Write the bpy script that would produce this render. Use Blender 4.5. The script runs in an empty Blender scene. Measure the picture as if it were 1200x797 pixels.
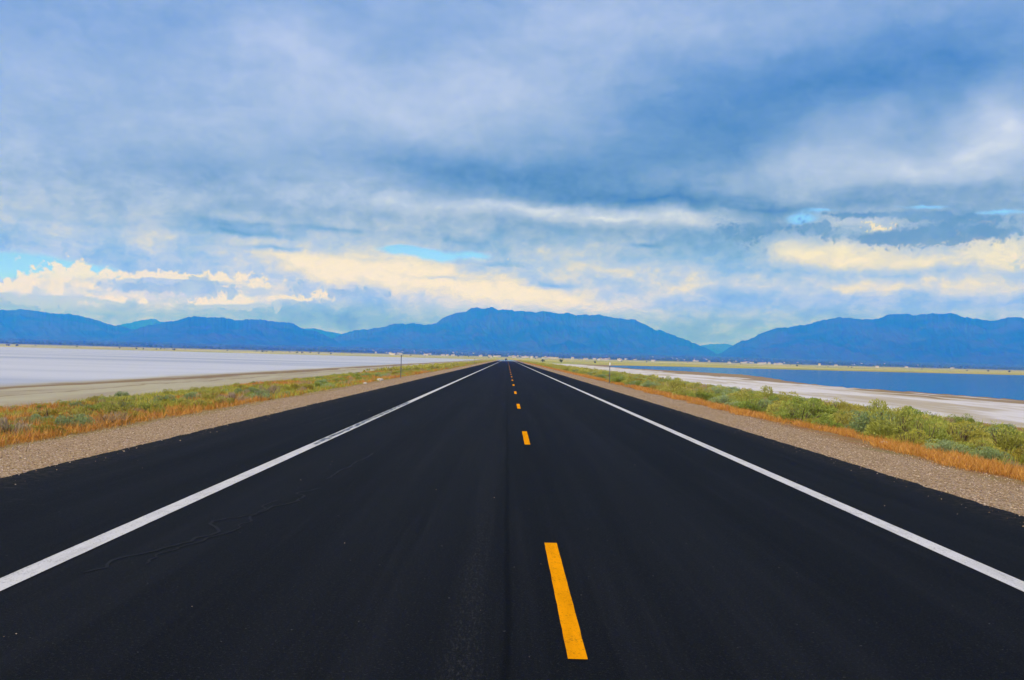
import bpy, math, random
import numpy as np
from mathutils import Matrix

random.seed(7)
rng = np.random.default_rng(7)
scn = bpy.context.scene
C = scn.collection

# ------------------------------------------------------------------ camera
FPX, EYE, ROLL = 1065.0, 1.62, math.radians(1.5)      # focal length in photo pixels, eye height, camera roll


def _unit(v):
    return v / np.linalg.norm(v)


_f = _unit(np.array([(594.5 - 600) / FPX, -(420 - 398.5) / FPX, -1.0]))   # the road's vanishing point
_u = np.array([math.sin(ROLL), math.cos(ROLL), 0.0])
_u = _unit(_u - _f * _u.dot(_f))
_r = np.cross(_f, _u)
ROT = np.array([_r, _f, _u])


def ray(x, y):
    return _unit(ROT @ np.array([(x - 600) / FPX, -(y - 398.5) / FPX, -1.0]))


def azel(x, y):
    d = ray(x, y)
    return math.atan2(d[0], d[1]), math.asin(d[2])


cam_d = bpy.data.cameras.new("camera")
cam = bpy.data.objects.new("camera", cam_d)
C.objects.link(cam)
scn.camera = cam
cam_d.sensor_width = 36.0
cam_d.lens = 36.0 * FPX / 1200.0
cam_d.clip_start = 0.1
cam_d.clip_end = 120000.0
M4 = Matrix([list(map(float, ROT[i])) + [0.0] for i in range(3)] + [[0, 0, 0, 1]])
cam.matrix_world = Matrix.Translation((0, 0, EYE)) @ M4

# ------------------------------------------------------------------ view / render settings
scn.view_settings.view_transform = "Standard"
scn.view_settings.look = "None"
scn.view_settings.exposure = 0.0
scn.view_settings.gamma = 1.0
scn.render.engine = "CYCLES"
cy = scn.cycles
cy.use_denoising = True
cy.max_bounces = 5
cy.diffuse_bounces = 2
cy.glossy_bounces = 2
cy.transmission_bounces = 1
cy.volume_bounces = 3
cy.transparent_max_bounces = 6
cy.sample_clamp_indirect = 4.0


# ------------------------------------------------------------------ node helpers
def lin(r, g, b):
    def f(c):
        c = c / 255.0
        return c / 12.92 if c <= 0.04045 else ((c + 0.055) / 1.055) ** 2.4
    return (f(r), f(g), f(b), 1.0)


class NT:
    """small helper that writes shader nodes as expressions"""

    def __init__(self, tree):
        self.t = tree
        tree.nodes.clear()

    def n(self, kind, **kw):
        nd = self.t.nodes.new(kind)
        for k, v in kw.items():
            setattr(nd, k, v)
        return nd

    def put(self, sock, v):
        if isinstance(v, bpy.types.NodeSocket):
            self.t.links.new(v, sock)
        elif v is not None:
            sock.default_value = v

    def m(self, op, a, b=None, c=None, clamp=False):
        nd = self.n("ShaderNodeMath", operation=op, use_clamp=clamp)
        for i, v in enumerate((a, b, c)):
            if v is not None:
                self.put(nd.inputs[i], v)
        return nd.outputs[0]

    def add(self, a, b): return self.m("ADD", a, b)
    def sub(self, a, b): return self.m("SUBTRACT", a, b)
    def mul(self, a, b): return self.m("MULTIPLY", a, b)
    def madd(self, a, b, c): return self.m("MULTIPLY_ADD", a, b, c)

    def v(self, op, a, b=None, c=None):
        nd = self.n("ShaderNodeVectorMath", operation=op)
        for i, x in enumerate((a, b, c)):
            if x is not None:
                self.put(nd.inputs[i], x)
        return nd.outputs[0]

    def sep(self, a):
        nd = self.n("ShaderNodeSeparateXYZ")
        self.put(nd.inputs[0], a)
        return nd.outputs

    def comb(self, x, y, z=0.0):
        nd = self.n("ShaderNodeCombineXYZ")
        for i, q in enumerate((x, y, z)):
            self.put(nd.inputs[i], q)
        return nd.outputs[0]

    def step(self, a, lo, hi):
        nd = self.n("ShaderNodeMapRange", interpolation_type="SMOOTHSTEP", clamp=True)
        self.put(nd.inputs[0], a)
        nd.inputs[1].default_value = lo
        nd.inputs[2].default_value = hi
        nd.inputs[3].default_value = 0.0
        nd.inputs[4].default_value = 1.0
        return nd.outputs[0]

    def mix(self, fac, a, b, blend="MIX"):
        nd = self.n("ShaderNodeMix", data_type="RGBA", blend_type=blend, clamp_factor=True)
        self.put(nd.inputs[0], fac)
        self.put(nd.inputs[6], a)
        self.put(nd.inputs[7], b)
        return nd.outputs[2]

    def noise(self, vec, scale, detail=4.0, rough=0.5, dist=0.0, lac=2.0, color=False):
        nd = self.n("ShaderNodeTexNoise", noise_dimensions="3D")
        self.put(nd.inputs["Vector"], vec)
        nd.inputs["Scale"].default_value = scale
        nd.inputs["Detail"].default_value = detail
        nd.inputs["Roughness"].default_value = rough
        nd.inputs["Lacunarity"].default_value = lac
        nd.inputs["Distortion"].default_value = dist
        return nd.outputs[1] if color else nd.outputs[0]

    def voronoi(self, vec, scale, feature="F1", out=0, rnd=1.0):
        nd = self.n("ShaderNodeTexVoronoi", feature=feature)
        self.put(nd.inputs["Vector"], vec)
        nd.inputs["Scale"].default_value = scale
        nd.inputs["Randomness"].default_value = rnd
        return nd.outputs[out]

    def ramp(self, fac, stops):
        nd = self.n("ShaderNodeValToRGB")
        self.put(nd.inputs[0], fac)
        e = nd.color_ramp.elements
        while len(e) < len(stops):
            e.new(0.5)
        for i, (p, col) in enumerate(stops):
            e[i].position = p
            e[i].color = col
        return nd.outputs[0]

    def blob(self, vec, x, y, rx, ry, rot=0.0, kind="QUADRATIC_SPHERE"):
        nd = self.n("ShaderNodeTexGradient", gradient_type=kind)
        tm = nd.texture_mapping
        tm.vector_type = "TEXTURE"
        tm.translation = (x, y, 0)
        tm.rotation = (0, 0, rot)
        tm.scale = (rx, ry, 1e5)
        self.put(nd.inputs[0], vec)
        return nd.outputs[1]


# ------------------------------------------------------------------ sky: clear sky plus a cloud deck, as directions at infinity
HAZE_TOP, HAZE_FAR, HAZE_DENS, HAZE_COL = 1260.0, 32000.0, 1.65e-4, (.010, .150, 1.0)
AIR = (.32, .58, .822)          # brightness the haze tends to with distance
SUN_EL, SUN_AZ = math.radians(38), math.radians(-140)      # azimuth from +Y towards +X: behind, to the left

world = bpy.data.worlds.new("World")
scn.world = world
world.use_nodes = True
w = NT(world.node_tree)
gen = w.n("ShaderNodeTexCoord").outputs["Generated"]
dx, dy, dz = w.sep(w.v("NORMALIZE", gen))
az = w.m("ARCTAN2", dx, dy)
el = w.m("ARCSINE", dz)
P = w.comb(w.mul(az, FPX), w.mul(el, FPX), 0.0)            # angle units: one photo pixel near the middle
# cloud-base coordinates (a ceiling seen in perspective)
den = w.add(w.m("MAXIMUM", dz, 0.0), 0.16)
Q = w.comb(w.m("DIVIDE", dx, den), w.m("DIVIDE", dy, den), 0.0)

wn1 = w.v("SUBTRACT", w.noise(P, 1 / 150.0, 3, 0.55, color=True), (0.5, 0.5, 0.5))
wn2 = w.v("SUBTRACT", w.noise(P, 1 / 38.0, 4, 0.6, color=True), (0.5, 0.5, 0.5))
PW = w.v("MULTIPLY_ADD", wn1, (120, 42, 0), P)
PW = w.v("MULTIPLY_ADD", wn2, (34, 13, 0), PW)
PC = w.v("MULTIPLY_ADD", wn2, (20, 12, 0), P)              # crisper warp for the small clouds


def field(vec, blobs, start, kind="QUADRATIC_SPHERE", grow=3.3):
    acc = start
    for (x, y, hw, hh, amp) in blobs:
        a_, e_ = azel(x, y)
        acc = w.madd(w.blob(vec, a_ * FPX, e_ * FPX, hw * grow, hh * grow, -ROLL, kind), amp, acc)
    return acc


LIGHTS = [
    (330, 50, 46, 22, .24), (440, 130, 100, 34, .28), (530, 105, 76, 24, .12), (110, 85, 80, 28, .12), (20, 170, 50, 40, .18),
    (600, 125, 34, 30, .12), (700, 100, 46, 34, .16), (690, 18, 80, 22, .14), (850, 22, 110, 22, .10), (250, 150, 60, 24, .12),
    (950, 182, 44, 22, .24), (1022, 128, 20, 12, .16), (1178, 150, 30, 26, .44), (1125, 188, 60, 13, .30), (1040, 204, 60, 11, .20),
    (200, 240, 190, 28, .09), (60, 262, 120, 18, .08), (360, 210, 60, 16, .10), (1130, 215, 60, 8, .2), (860, 205, 50, 10, .12),
    (480, 243, 96, 6, .28), (640, 246, 70, 5, .42), (720, 258, 56, 5, .40), (800, 254, 26, 6, .3), (560, 270, 110, 9, .16), (850, 246, 16, 5, .3), (800, 266, 40, 7, .28), (925, 284, 26, 6, .30), (985, 292, 40, 5, .2), (1130, 288, 50, 4, .3), (1010, 262, 30, 5, .3),
    (380, 300, 80, 10, .36), (440, 312, 60, 10, .40), (520, 332, 100, 12, .42), (620, 347, 100, 12, .46), (690, 288, 44, 7, .16), (800, 338, 56, 6, .34),
    (660, 312, 60, 5, .22), (740, 318, 60, 5, .20), (1000, 303, 74, 8, .38), (1110, 306, 56, 7, .26), (1178, 298, 26, 9, .34), (950, 296, 40, 8, .30), (1060, 332, 90, 6, .28),
    (930, 330, 50, 6, .14), (1180, 333, 40, 7, .28), (640, 298, 40, 5, .22), (180, 338, 130, 11, .30), (60, 345, 60, 8, .16), (320, 340, 60, 9, .18)]
DARKS = [
    (50, 20, 120, 34, -.10), (40, 135, 60, 20, -.08), (900, 110, 92, 40, -.24), (1150, 72, 78, 38, -.34), (1010, 95, 74, 24, -.20),
    (800, 150, 74, 34, -.18), (640, 215, 100, 15, -.20), (450, 192, 86, 14, -.20), (760, 236, 82, 7, -.32), (880, 172, 34, 28, -.14),
    (700, 180, 84, 32, -.14), (560, 195, 74, 14, -.16), (880, 243, 70, 4, -.26), (650, 272, 60, 8, -.26), (840, 288, 54, 15, -.30),
    (1040, 319, 56, 3.5, -.22), (940, 316, 30, 4, -.18), (1120, 292, 30, 3, -.18), (1150, 318, 40, 3, -.16), (860, 350, 60, 8, -.12), (420, 372, 66, 11, -.30), (180, 362, 190, 9, -.12), (790, 390, 130, 14, -.14), (1000, 362, 120, 8, -.12), (330, 330, 54, 9, -.08), (440, 344, 30, 8, -.34),
    (200, 205, 60, 12, -.10), (1100, 225, 70, 6, -.22), (740, 340, 26, 5, -.22), (690, 330, 40, 4, -.16), (590, 285, 50, 6, -.14), (30, 285, 60, 8, -.14)]
STREAKS = [
    (285, 273, 34, 2.6, -.50), (325, 291, 24, 2.0, -.50), (262, 263, 36, 2.4, -.26), (395, 268, 24, 2.0, -.30), (422, 303, 24, 2.0, -.24),
    (515, 325, 22, 1.8, -.50), (648, 334, 18, 2.2, -.46), (600, 308, 14, 2, -.3), (755, 288, 9, 1.6, -.45), (300, 262, 40, 2.0, -.2), (560, 308, 30, 1.8, -.2)]
GAPS = [
    (16, 312, 38, 9, 1.5), (74, 315, 36, 5, 1.1), (506, 298, 30, 4.6, 1.25), (468, 292, 14, 3, 1.0), (556, 298, 12, 2.4, .7), (938, 257, 12, 5.5, 1.15),
    (1082, 243, 20, 1.8, .75), (1172, 248, 22, 2.4, .8), (960, 246, 12, 1.8, .7)]
CREAM = [
    (38, 333, 12, 15, 1.1), (4, 342, 14, 9, 1.1), (76, 329, 13, 16, 1.1), (62, 347, 24, 7, 1), (108, 335, 15, 11, 1.1), (160, 325, 26, 4.5, 1),
    (205, 325, 24, 4, 1), (245, 327, 20, 5, .9), (300, 336, 24, 12, 1.1), (250, 356, 40, 5, 1), (380, 346, 14, 7, .9), (345, 352, 18, 4, .8), (276, 353, 26, 5, .8),
    (130, 350, 16, 3.6, .7), (578, 303, 20, 4, .62), (1030, 267, 17, 5.5, 1.1), (1123, 273, 6, 3.6, 1), (1144, 282, 9, 3, 1), (1190, 301, 10, 10, .9),
    (1156, 260, 14, 3.4, .8)]
GREYBLUE = [
    (190, 338, 42, 6, .9), (226, 331, 11, 8, .9), (248, 336, 12, 6, .8), (275, 340, 5, 7, .8), (345, 339, 12, 10, .9), (400, 341, 20, 5, .7),
    (440, 344, 24, 5, .7), (600, 310, 22, 2.6, .7), (150, 334, 14, 3.4, .6)]
SLATE = [
    (850, 271, 22, 5, .8), (872, 283, 24, 10, .8), (908, 266, 24, 5.5, 1.0), (964, 270, 15, 8, 1.1), (1018, 281, 16, 5, .8), (1056, 281, 30, 8, 1.05), (1100, 272, 26, 9, 1.05), (1172, 272, 34, 9, 1.1),
    (1000, 251, 44, 2.6, .9), (1076, 252, 34, 4, .85), (1140, 256, 26, 3, .7)]
nA = w.sub(w.noise(Q, 1.5, 6, 0.56, 0.35), 0.5)
nB = w.sub(w.noise(w.v("MULTIPLY", PW, (1.0, 2.0, 1.0)), 1 / 95.0, 7, 0.62), 0.5)
nC = w.sub(w.noise(w.v("MULTIPLY", PW, (1.0, 2.5, 1.0)), 1 / 36.0, 6, 0.62), 0.5)
low = w.sub(1.0, w.step(w.mul(el, FPX), 95, 260))          # 1 near the horizon
t = w.madd(nA, 0.34, 0.44)
t = w.madd(nB, 0.36, t)
t = w.madd(w.mul(nC, w.madd(low, 0.75, 0.25)), 0.55, t)
rag = w.sub(w.noise(w.v("MULTIPLY", PC, (1.0, 1.25, 1.0)), 1 / 16.0, 6, 0.60), 0.5)
mid = w.sub(w.noise(w.v("MULTIPLY", PC, (1.0, 1.6, 1.0)), 1 / 46.0, 6, 0.58, 0.4), 0.5)
t = w.madd(w.mul(rag, w.madd(low, 0.8, 0.2)), 0.50, t)
t = w.madd(w.mul(mid, w.madd(low, 0.7, 0.3)), 0.65, t)
t = field(PW, LIGHTS + DARKS, t)
t = field(PC, STREAKS, t)
t = w.m("MINIMUM", w.m("MAXIMUM", t, 0.0), 1.0)

cool = w.ramp(t, [(0.0, lin(72, 130, 194)), (0.25, lin(110, 153, 206)), (0.5, lin(149, 177, 217)), (0.75, lin(184, 200, 229)), (1.0, lin(224, 228, 239))])
warm = w.ramp(t, [(0.0, lin(110, 164, 222)), (0.3, lin(143, 184, 231)), (0.55, lin(184, 201, 231)), (0.80, lin(228, 219, 214)), (1.0, lin(248, 230, 206))])
wfac = w.sub(1.0, w.step(w.madd(nB, 50.0, w.mul(el, FPX)), 100, 180))
deck = w.mix(wfac, cool, warm)

b1 = w.m("ABSOLUTE", w.sub(w.noise(PC, 1 / 19.0, 2, 0.5), 0.5))
b2 = w.m("ABSOLUTE", w.sub(w.noise(PC, 1 / 6.5, 2, 0.5), 0.5))
bil = w.sub(w.madd(b1, 2.2, w.mul(b2, 1.1)), 0.38)           # round billows with creases between
fine = w.sub(w.noise(PC, 1 / 26.0, 5, 0.6), 0.5)
PUP = w.v("ADD", PC, (-2.0, 5.0, 0.0))
fc = field(PC, CREAM, 0.0)
fcu = field(PUP, CREAM, 0.0)
lit = w.step(w.madd(w.sub(fc, fcu), 2.2, w.madd(fine, 1.3, w.mul(bil, .8))), -0.45, 0.40)
gapm = w.mul(w.step(w.madd(mid, 0.7, w.madd(rag, 0.5, field(PC, GAPS, 0.0))), 0.18, 0.75), 0.92)
def ragged(f, a, b, lo, hi):
    near_ = w.step(f, 0.02, 0.30)                                  # noise only works near the cloud itself
    return w.step(w.madd(w.madd(bil, a, w.mul(rag, b)), near_, f), lo, hi)


fs, fg = field(PC, SLATE, 0.0), field(PC, GREYBLUE, 0.0)
crm = w.mul(ragged(fc, 1.5, .4, 0.20, 0.52), 0.88)
gry = w.mul(ragged(fg, 1.1, .7, 0.26, 0.56), 0.8)
slt = w.mul(ragged(fs, 1.0, 1.5, 0.24, 0.74), 0.86)
creamcol = w.mix(lit, lin(190, 204, 224), lin(248, 229, 202))
greycol = w.mix(w.step(fine, -.2, .25), lin(140, 178, 220), lin(176, 200, 226))
slatecol = w.mix(w.step(fine, -.22, .3), lin(92, 144, 206), lin(122, 164, 214))

blue = w.n("ShaderNodeTexSky", sky_type="NISHITA")
blue.sun_disc = False
blue.sun_elevation = SUN_EL
blue.sun_rotation = SUN_AZ
blue.altitude = 1300
blue.air_density = 1.0
blue.dust_density = 0.4
blue.ozone_density = 2.5

clear = w.v("MULTIPLY", blue.outputs[0], (0.085, 0.125, 0.14))
cl = w.mix(gapm, deck, clear)
cl = w.mix(gry, w.mix(crm, cl, creamcol), greycol)
cl = w.mix(slt, cl, slatecol)
# unseen sky around the sun behind: warm glow added to light ground and haze
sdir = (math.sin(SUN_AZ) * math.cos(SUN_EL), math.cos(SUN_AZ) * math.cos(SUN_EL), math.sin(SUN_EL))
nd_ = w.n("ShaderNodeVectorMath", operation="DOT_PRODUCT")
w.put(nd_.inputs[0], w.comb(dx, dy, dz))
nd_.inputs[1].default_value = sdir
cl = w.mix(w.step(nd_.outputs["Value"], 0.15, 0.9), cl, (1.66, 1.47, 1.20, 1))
# colours above are what reaches the eye; the clouds themselves lie beyond the haze
path = w.m("MINIMUM", w.m("DIVIDE", HAZE_TOP, w.m("MAXIMUM", dz, 0.002)), HAZE_FAR)
chan = []
for ch_, q in enumerate(w.sep(cl)):
    T_ = w.m("EXPONENT", w.mul(path, -HAZE_DENS * HAZE_COL[ch_]))
    air_ = w.madd(w.step(w.mul(el, FPX), 20, 150), AIR[ch_] * .28, AIR[ch_] * .72) if ch_ == 2 else AIR[ch_]
    q = w.m("DIVIDE", w.sub(q, w.mul(w.sub(1.0, T_), air_)), T_)
    chan.append(w.m("MINIMUM", w.m("MAXIMUM", q, 0.02), 4.0))
cl = w.comb(*chan)
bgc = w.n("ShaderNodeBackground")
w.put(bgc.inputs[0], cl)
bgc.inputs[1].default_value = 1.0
wo = w.n("ShaderNodeOutputWorld")
w.put(wo.inputs[0], bgc.outputs[0])
world.cycles.sampling_method = "MANUAL"
world.cycles.sample_map_resolution = 512

# ------------------------------------------------------------------ sun, softened by the cloud
sun_d = bpy.data.lights.new("sun", "SUN")
sun_d.energy = 1.7
sun_d.angle = math.radians(8)
sun_d.color = (1.0, 0.88, 0.70)
sun = bpy.data.objects.new("sun", sun_d)
C.objects.link(sun)
sun.rotation_euler = (math.pi / 2 - SUN_EL, 0, -SUN_AZ + math.pi)

# ------------------------------------------------------------------ object helpers


def mesh_np(name, verts, faces, smooth=False):
    """verts (n,3); faces (m,k) with one k for all"""
    verts = np.asarray(verts, np.float32)
    faces = np.asarray(faces, np.int32)
    me = bpy.data.meshes.new(name)
    me.vertices.add(len(verts))
    me.vertices.foreach_set("co", verts.ravel())
    k = faces.shape[1]
    me.loops.add(faces.size)
    me.loops.foreach_set("vertex_index", faces.ravel())
    me.polygons.add(len(faces))
    me.polygons.foreach_set("loop_start", np.arange(0, faces.size, k, dtype=np.int32))
    me.polygons.foreach_set("loop_total", np.full(len(faces), k, np.int32))
    me.update(calc_edges=True)
    me.polygons.foreach_set("use_smooth", np.full(len(faces), smooth, bool))
    return me


def obj(name, me, mat, parent=None, loc=(0, 0, 0), rotz=0.0):
    o = bpy.data.objects.new(name, me)
    if me is not None and mat is not None and len(me.materials) == 0:
        me.materials.append(mat)
    C.objects.link(o)
    o.location = loc
    o.rotation_euler = (0, 0, rotz)
    if parent is not None:
        o.parent = parent
    return o


def struct(o):
    o["kind"] = "structure"
    return o


def tag(o, label, cat, group=None, kind=None):
    o["label"] = label
    o["category"] = cat
    if group:
        o["group"] = group
    if kind:
        o["kind"] = kind
    return o


def thing(name, label, cat, loc=(0, 0, 0), rotz=0.0, group=None):
    return tag(obj(name, None, None, None, loc, rotz), label, cat, group)


def copy_tree(o, parent=None):
    c = o.copy()
    C.objects.link(c)
    c.parent = parent
    for ch in list(o.children):
        copy_tree(ch, c)
    return c


class MB:
    """collects polygons for one mesh"""

    def __init__(self):
        self.v, self.f = [], []

    def poly(self, pts):
        b = len(self.v)
        self.v += [tuple(p) for p in pts]
        self.f.append(tuple(range(b, b + len(pts))))

    def box(self, x0, x1, y0, y1, z0, z1):
        b = len(self.v)
        self.v += [(x, y, z) for z in (z0, z1) for y in (y0, y1) for x in (x0, x1)]
        for q in ((0, 2, 3, 1), (4, 5, 7, 6), (0, 1, 5, 4), (2, 6, 7, 3), (0, 4, 6, 2), (1, 3, 7, 5)):
            self.f.append(tuple(b + i for i in q))

    def loft(self, rings, closed=True):
        b = len(self.v)
        n = len(rings[0])
        for r_ in rings:
            self.v += [tuple(p) for p in r_]
        for i in range(len(rings) - 1):
            for j in range(n):
                k = (j + 1) % n
                self.f.append((b + i * n + j, b + i * n + k, b + (i + 1) * n + k, b + (i + 1) * n + j))
        if closed:
            self.f.append(tuple(b + j for j in reversed(range(n))))
            self.f.append(tuple(b + (len(rings) - 1) * n + j for j in range(n)))

    def disc(self, c, r0, x0, x1, n=20):
        self.loft([[(x, c[0] + r0 * math.cos(a), c[1] + r0 * math.sin(a)) for a in [2 * math.pi * k / n for k in range(n)]] for x in (x0, x1)])

    def mesh(self, name, smooth=False):
        me = bpy.data.meshes.new(name)
        me.from_pydata(self.v, [], self.f)
        me.update()
        if smooth:
            me.polygons.foreach_set("use_smooth", np.ones(len(me.polygons), bool))
        return me


# value noise in numpy, for shaping terrain
_perm = np.random.default_rng(3).random((256, 256))


def vnoise(x, y):
    xi, yi = np.floor(x).astype(int), np.floor(y).astype(int)
    fx, fy = x - xi, y - yi
    fx = fx * fx * (3 - 2 * fx)
    fy = fy * fy * (3 - 2 * fy)
    g = lambda a, b: _perm[a & 255, b & 255]
    return (g(xi, yi) * (1 - fx) + g(xi + 1, yi) * fx) * (1 - fy) + (g(xi, yi + 1) * (1 - fx) + g(xi + 1, yi + 1) * fx) * fy


def fbm(x, y, octs=5, gain=0.5, ridged=False):
    s, a, tot = 0.0, 1.0, 0.0
    for i in range(octs):
        n = vnoise(x * 2 ** i + 17.3 * i, y * 2 ** i + 9.1 * i)
        if ridged:
            n = 1 - np.abs(2 * n - 1)
        s = s + a * n
        tot += a
        a *= gain
    return s / tot


# ------------------------------------------------------------------ materials


def material(name, build):
    m = bpy.data.materials.new(name)
    m.use_nodes = True
    h = NT(m.node_tree)
    col, rough, extra = build(h)
    b = h.n("ShaderNodeBsdfPrincipled")
    h.put(b.inputs["Base Color"], col)
    h.put(b.inputs["Roughness"], rough)
    for k, v in (extra or {}).items():
        h.put(b.inputs[k], v)
    out = h.n("ShaderNodeOutputMaterial")
    h.put(out.inputs[0], b.outputs[0])
    return m


def bump(h, height, strength, dist):
    nd = h.n("ShaderNodeBump")
    nd.inputs["Strength"].default_value = strength
    nd.inputs["Distance"].default_value = dist
    h.put(nd.inputs["Height"], height)
    return nd.outputs[0]


def pos(h):
    return h.n("ShaderNodeNewGeometry").outputs["Position"]


def plain(name, col, rough=0.6, metal=0.0, var=0.12, scale=20.0):
    def b(h):
        o = h.n("ShaderNodeTexCoord").outputs["Object"]
        n = h.noise(o, scale, 3)
        dark = tuple(c * (1 - var * 2) for c in col[:3]) + (1,)
        return h.mix(n, dark, col), rough, {"Metallic": metal, "Specular IOR Level": .5 if rough < .5 else .1}
    return material(name, b)


def ground_mat(h):
    p = pos(h)
    x, y, z = h.sep(p)
    n1 = h.sub(h.noise(p, 0.16, 5, 0.6), 0.5)                      # metres-scale wobble of the band edges
    n2 = h.sub(h.noise(p, 1.3, 4, 0.6), 0.5)
    n3 = h.noise(p, 14.0, 4, 0.6)
    xs = h.add(h.madd(n1, 2.4, x), h.mul(n2, 0.5))
    along = h.noise(h.comb(h.mul(x, 0.22), h.mul(y, 0.035), 0), 1.0, 6, 0.62, 0.8)     # streaks that follow the shore
    # gravel
    vc = h.voronoi(p, 40.0, "F1", 1)
    vs = h.sep(vc)
    gravel = h.ramp(vs[0], [(0, (.09, .066, .04, 1)), (.3, (.24, .165, .092, 1)), (.6, (.35, .245, .145, 1)), (.85, (.43, .325, .205, 1)), (1, (.46, .41, .31, 1))])
    gravel = h.mix(h.step(n1, -.25, .3), gravel, h.mix(0.35, gravel, (.28, .17, .08, 1)))
    # verge soil with dry litter
    soil = h.mix(h.step(n2, -.2, .2), (.30, .13, .045, 1), (.30, .22, .10, 1))
    soil = h.mix(h.step(n1, 0.0, .3), soil, (.20, .20, .075, 1))
    soil = h.mix(h.mul(h.m('LESS_THAN', x, 0.0), .6), soil, (.30, .26, .10, 1))
    soil = h.mix(h.mul(n3, .6), soil, (.16, .10, .05, 1))
    # left: mud flat
    mud = h.mix(h.step(along, .40, .66), (.37, .335, .20, 1), (.20, .14, .075, 1))
    mud = h.mix(h.mul(h.step(along, .2, .42), .5), (.42, .40, .30, 1), mud)
    wob = h.madd(h.sub(along, .5), 9.0, h.madd(n1, 2.0, h.mul(x, -1.0)))
    wet = h.mul(h.step(wob, 28.6, 29.6), h.sub(1.0, h.step(wob, 30.8, 32.6)))
    line = h.mul(h.step(wob, 25.4, 25.8), h.sub(1.0, h.step(wob, 25.9, 26.5)))
    mud = h.mix(h.m("MAXIMUM", h.mul(wet, .85), h.mul(line, .6)), mud, (.19, .125, .065, 1))
    mud = h.mix(h.mul(n3, .25), mud, (.24, .20, .12, 1))
    # salt
    sx = h.noise(h.comb(h.mul(x, 0.004), h.mul(y, 0.022), 4.0), 1.0, 8, 0.66, 0.8)
    salt = h.mix(h.step(sx, .35, .68), (.465, .49, .53, 1), (.32, .36, .43, 1))
    saltr = h.mix(h.step(along, .44, .62), (.56, .54, .52, 1), (.40, .35, .26, 1))
    mudr = h.mix(n3, (.22, .165, .09, 1), (.30, .225, .13, 1))
    # far land
    farn = h.noise(h.comb(h.mul(x, 0.004), h.mul(y, 0.0035), 1.0), 1.0, 5, 0.6)
    grassy = h.ramp(farn, [(.30, (.20, .23, .04, 1)), (.44, (.48, .40, .10, 1)), (.53, (.24, .28, .05, 1)), (.64, (.60, .52, .20, 1))])
    wood = h.mix(h.step(farn, .4, .62), (.035, .06, .03, 1), (.09, .11, .05, 1))
    fary = h.madd(h.sub(farn, .5), 2500.0, y)
    far = h.mix(h.step(fary, 2600, 4200), grassy, wood)
    # assemble
    c = h.mix(h.step(xs, 7.9, 8.5), gravel, soil)
    c = h.mix(h.step(xs, 23.2, 24.6), c, saltr)
    c = h.mix(h.step(h.madd(h.sub(along, .5), 26.0, x), 42.0, 43.5), c, mudr)
    left = h.mix(h.step(h.mul(xs, -1.0), 8.1, 8.8), gravel, soil)
    left = h.mix(h.step(h.mul(xs, -1.0), 19.0, 22.0), left, mud)
    left = h.mix(h.step(h.madd(h.sub(along, .5), 5.0, h.madd(n1, 3.0, h.mul(x, -1.0))), 31.2, 35.2), left, salt)
    c = h.mix(h.m("GREATER_THAN", x, 0.0), left, c)
    shore = h.madd(h.m("MAXIMUM", x, 0.0), -0.36, y)
    edge = h.mix(h.m("GREATER_THAN", x, 20.0), (1140, 1140, 1140, 1), (575, 575, 575, 1))
    edge = h.sep(edge)[0]
    dd = h.madd(h.sub(farn, .5), 160.0, h.sub(shore, edge))
    c = h.mix(h.step(dd, -8, 12), c, far)
    bh = h.voronoi(p, 40.0, "F1", 0)
    nrm = bump(h, h.add(bh, h.mul(n3, .4)), 0.6, 0.02)
    return c, 0.9, {"Normal": nrm, "Specular IOR Level": 0.04}


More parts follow.
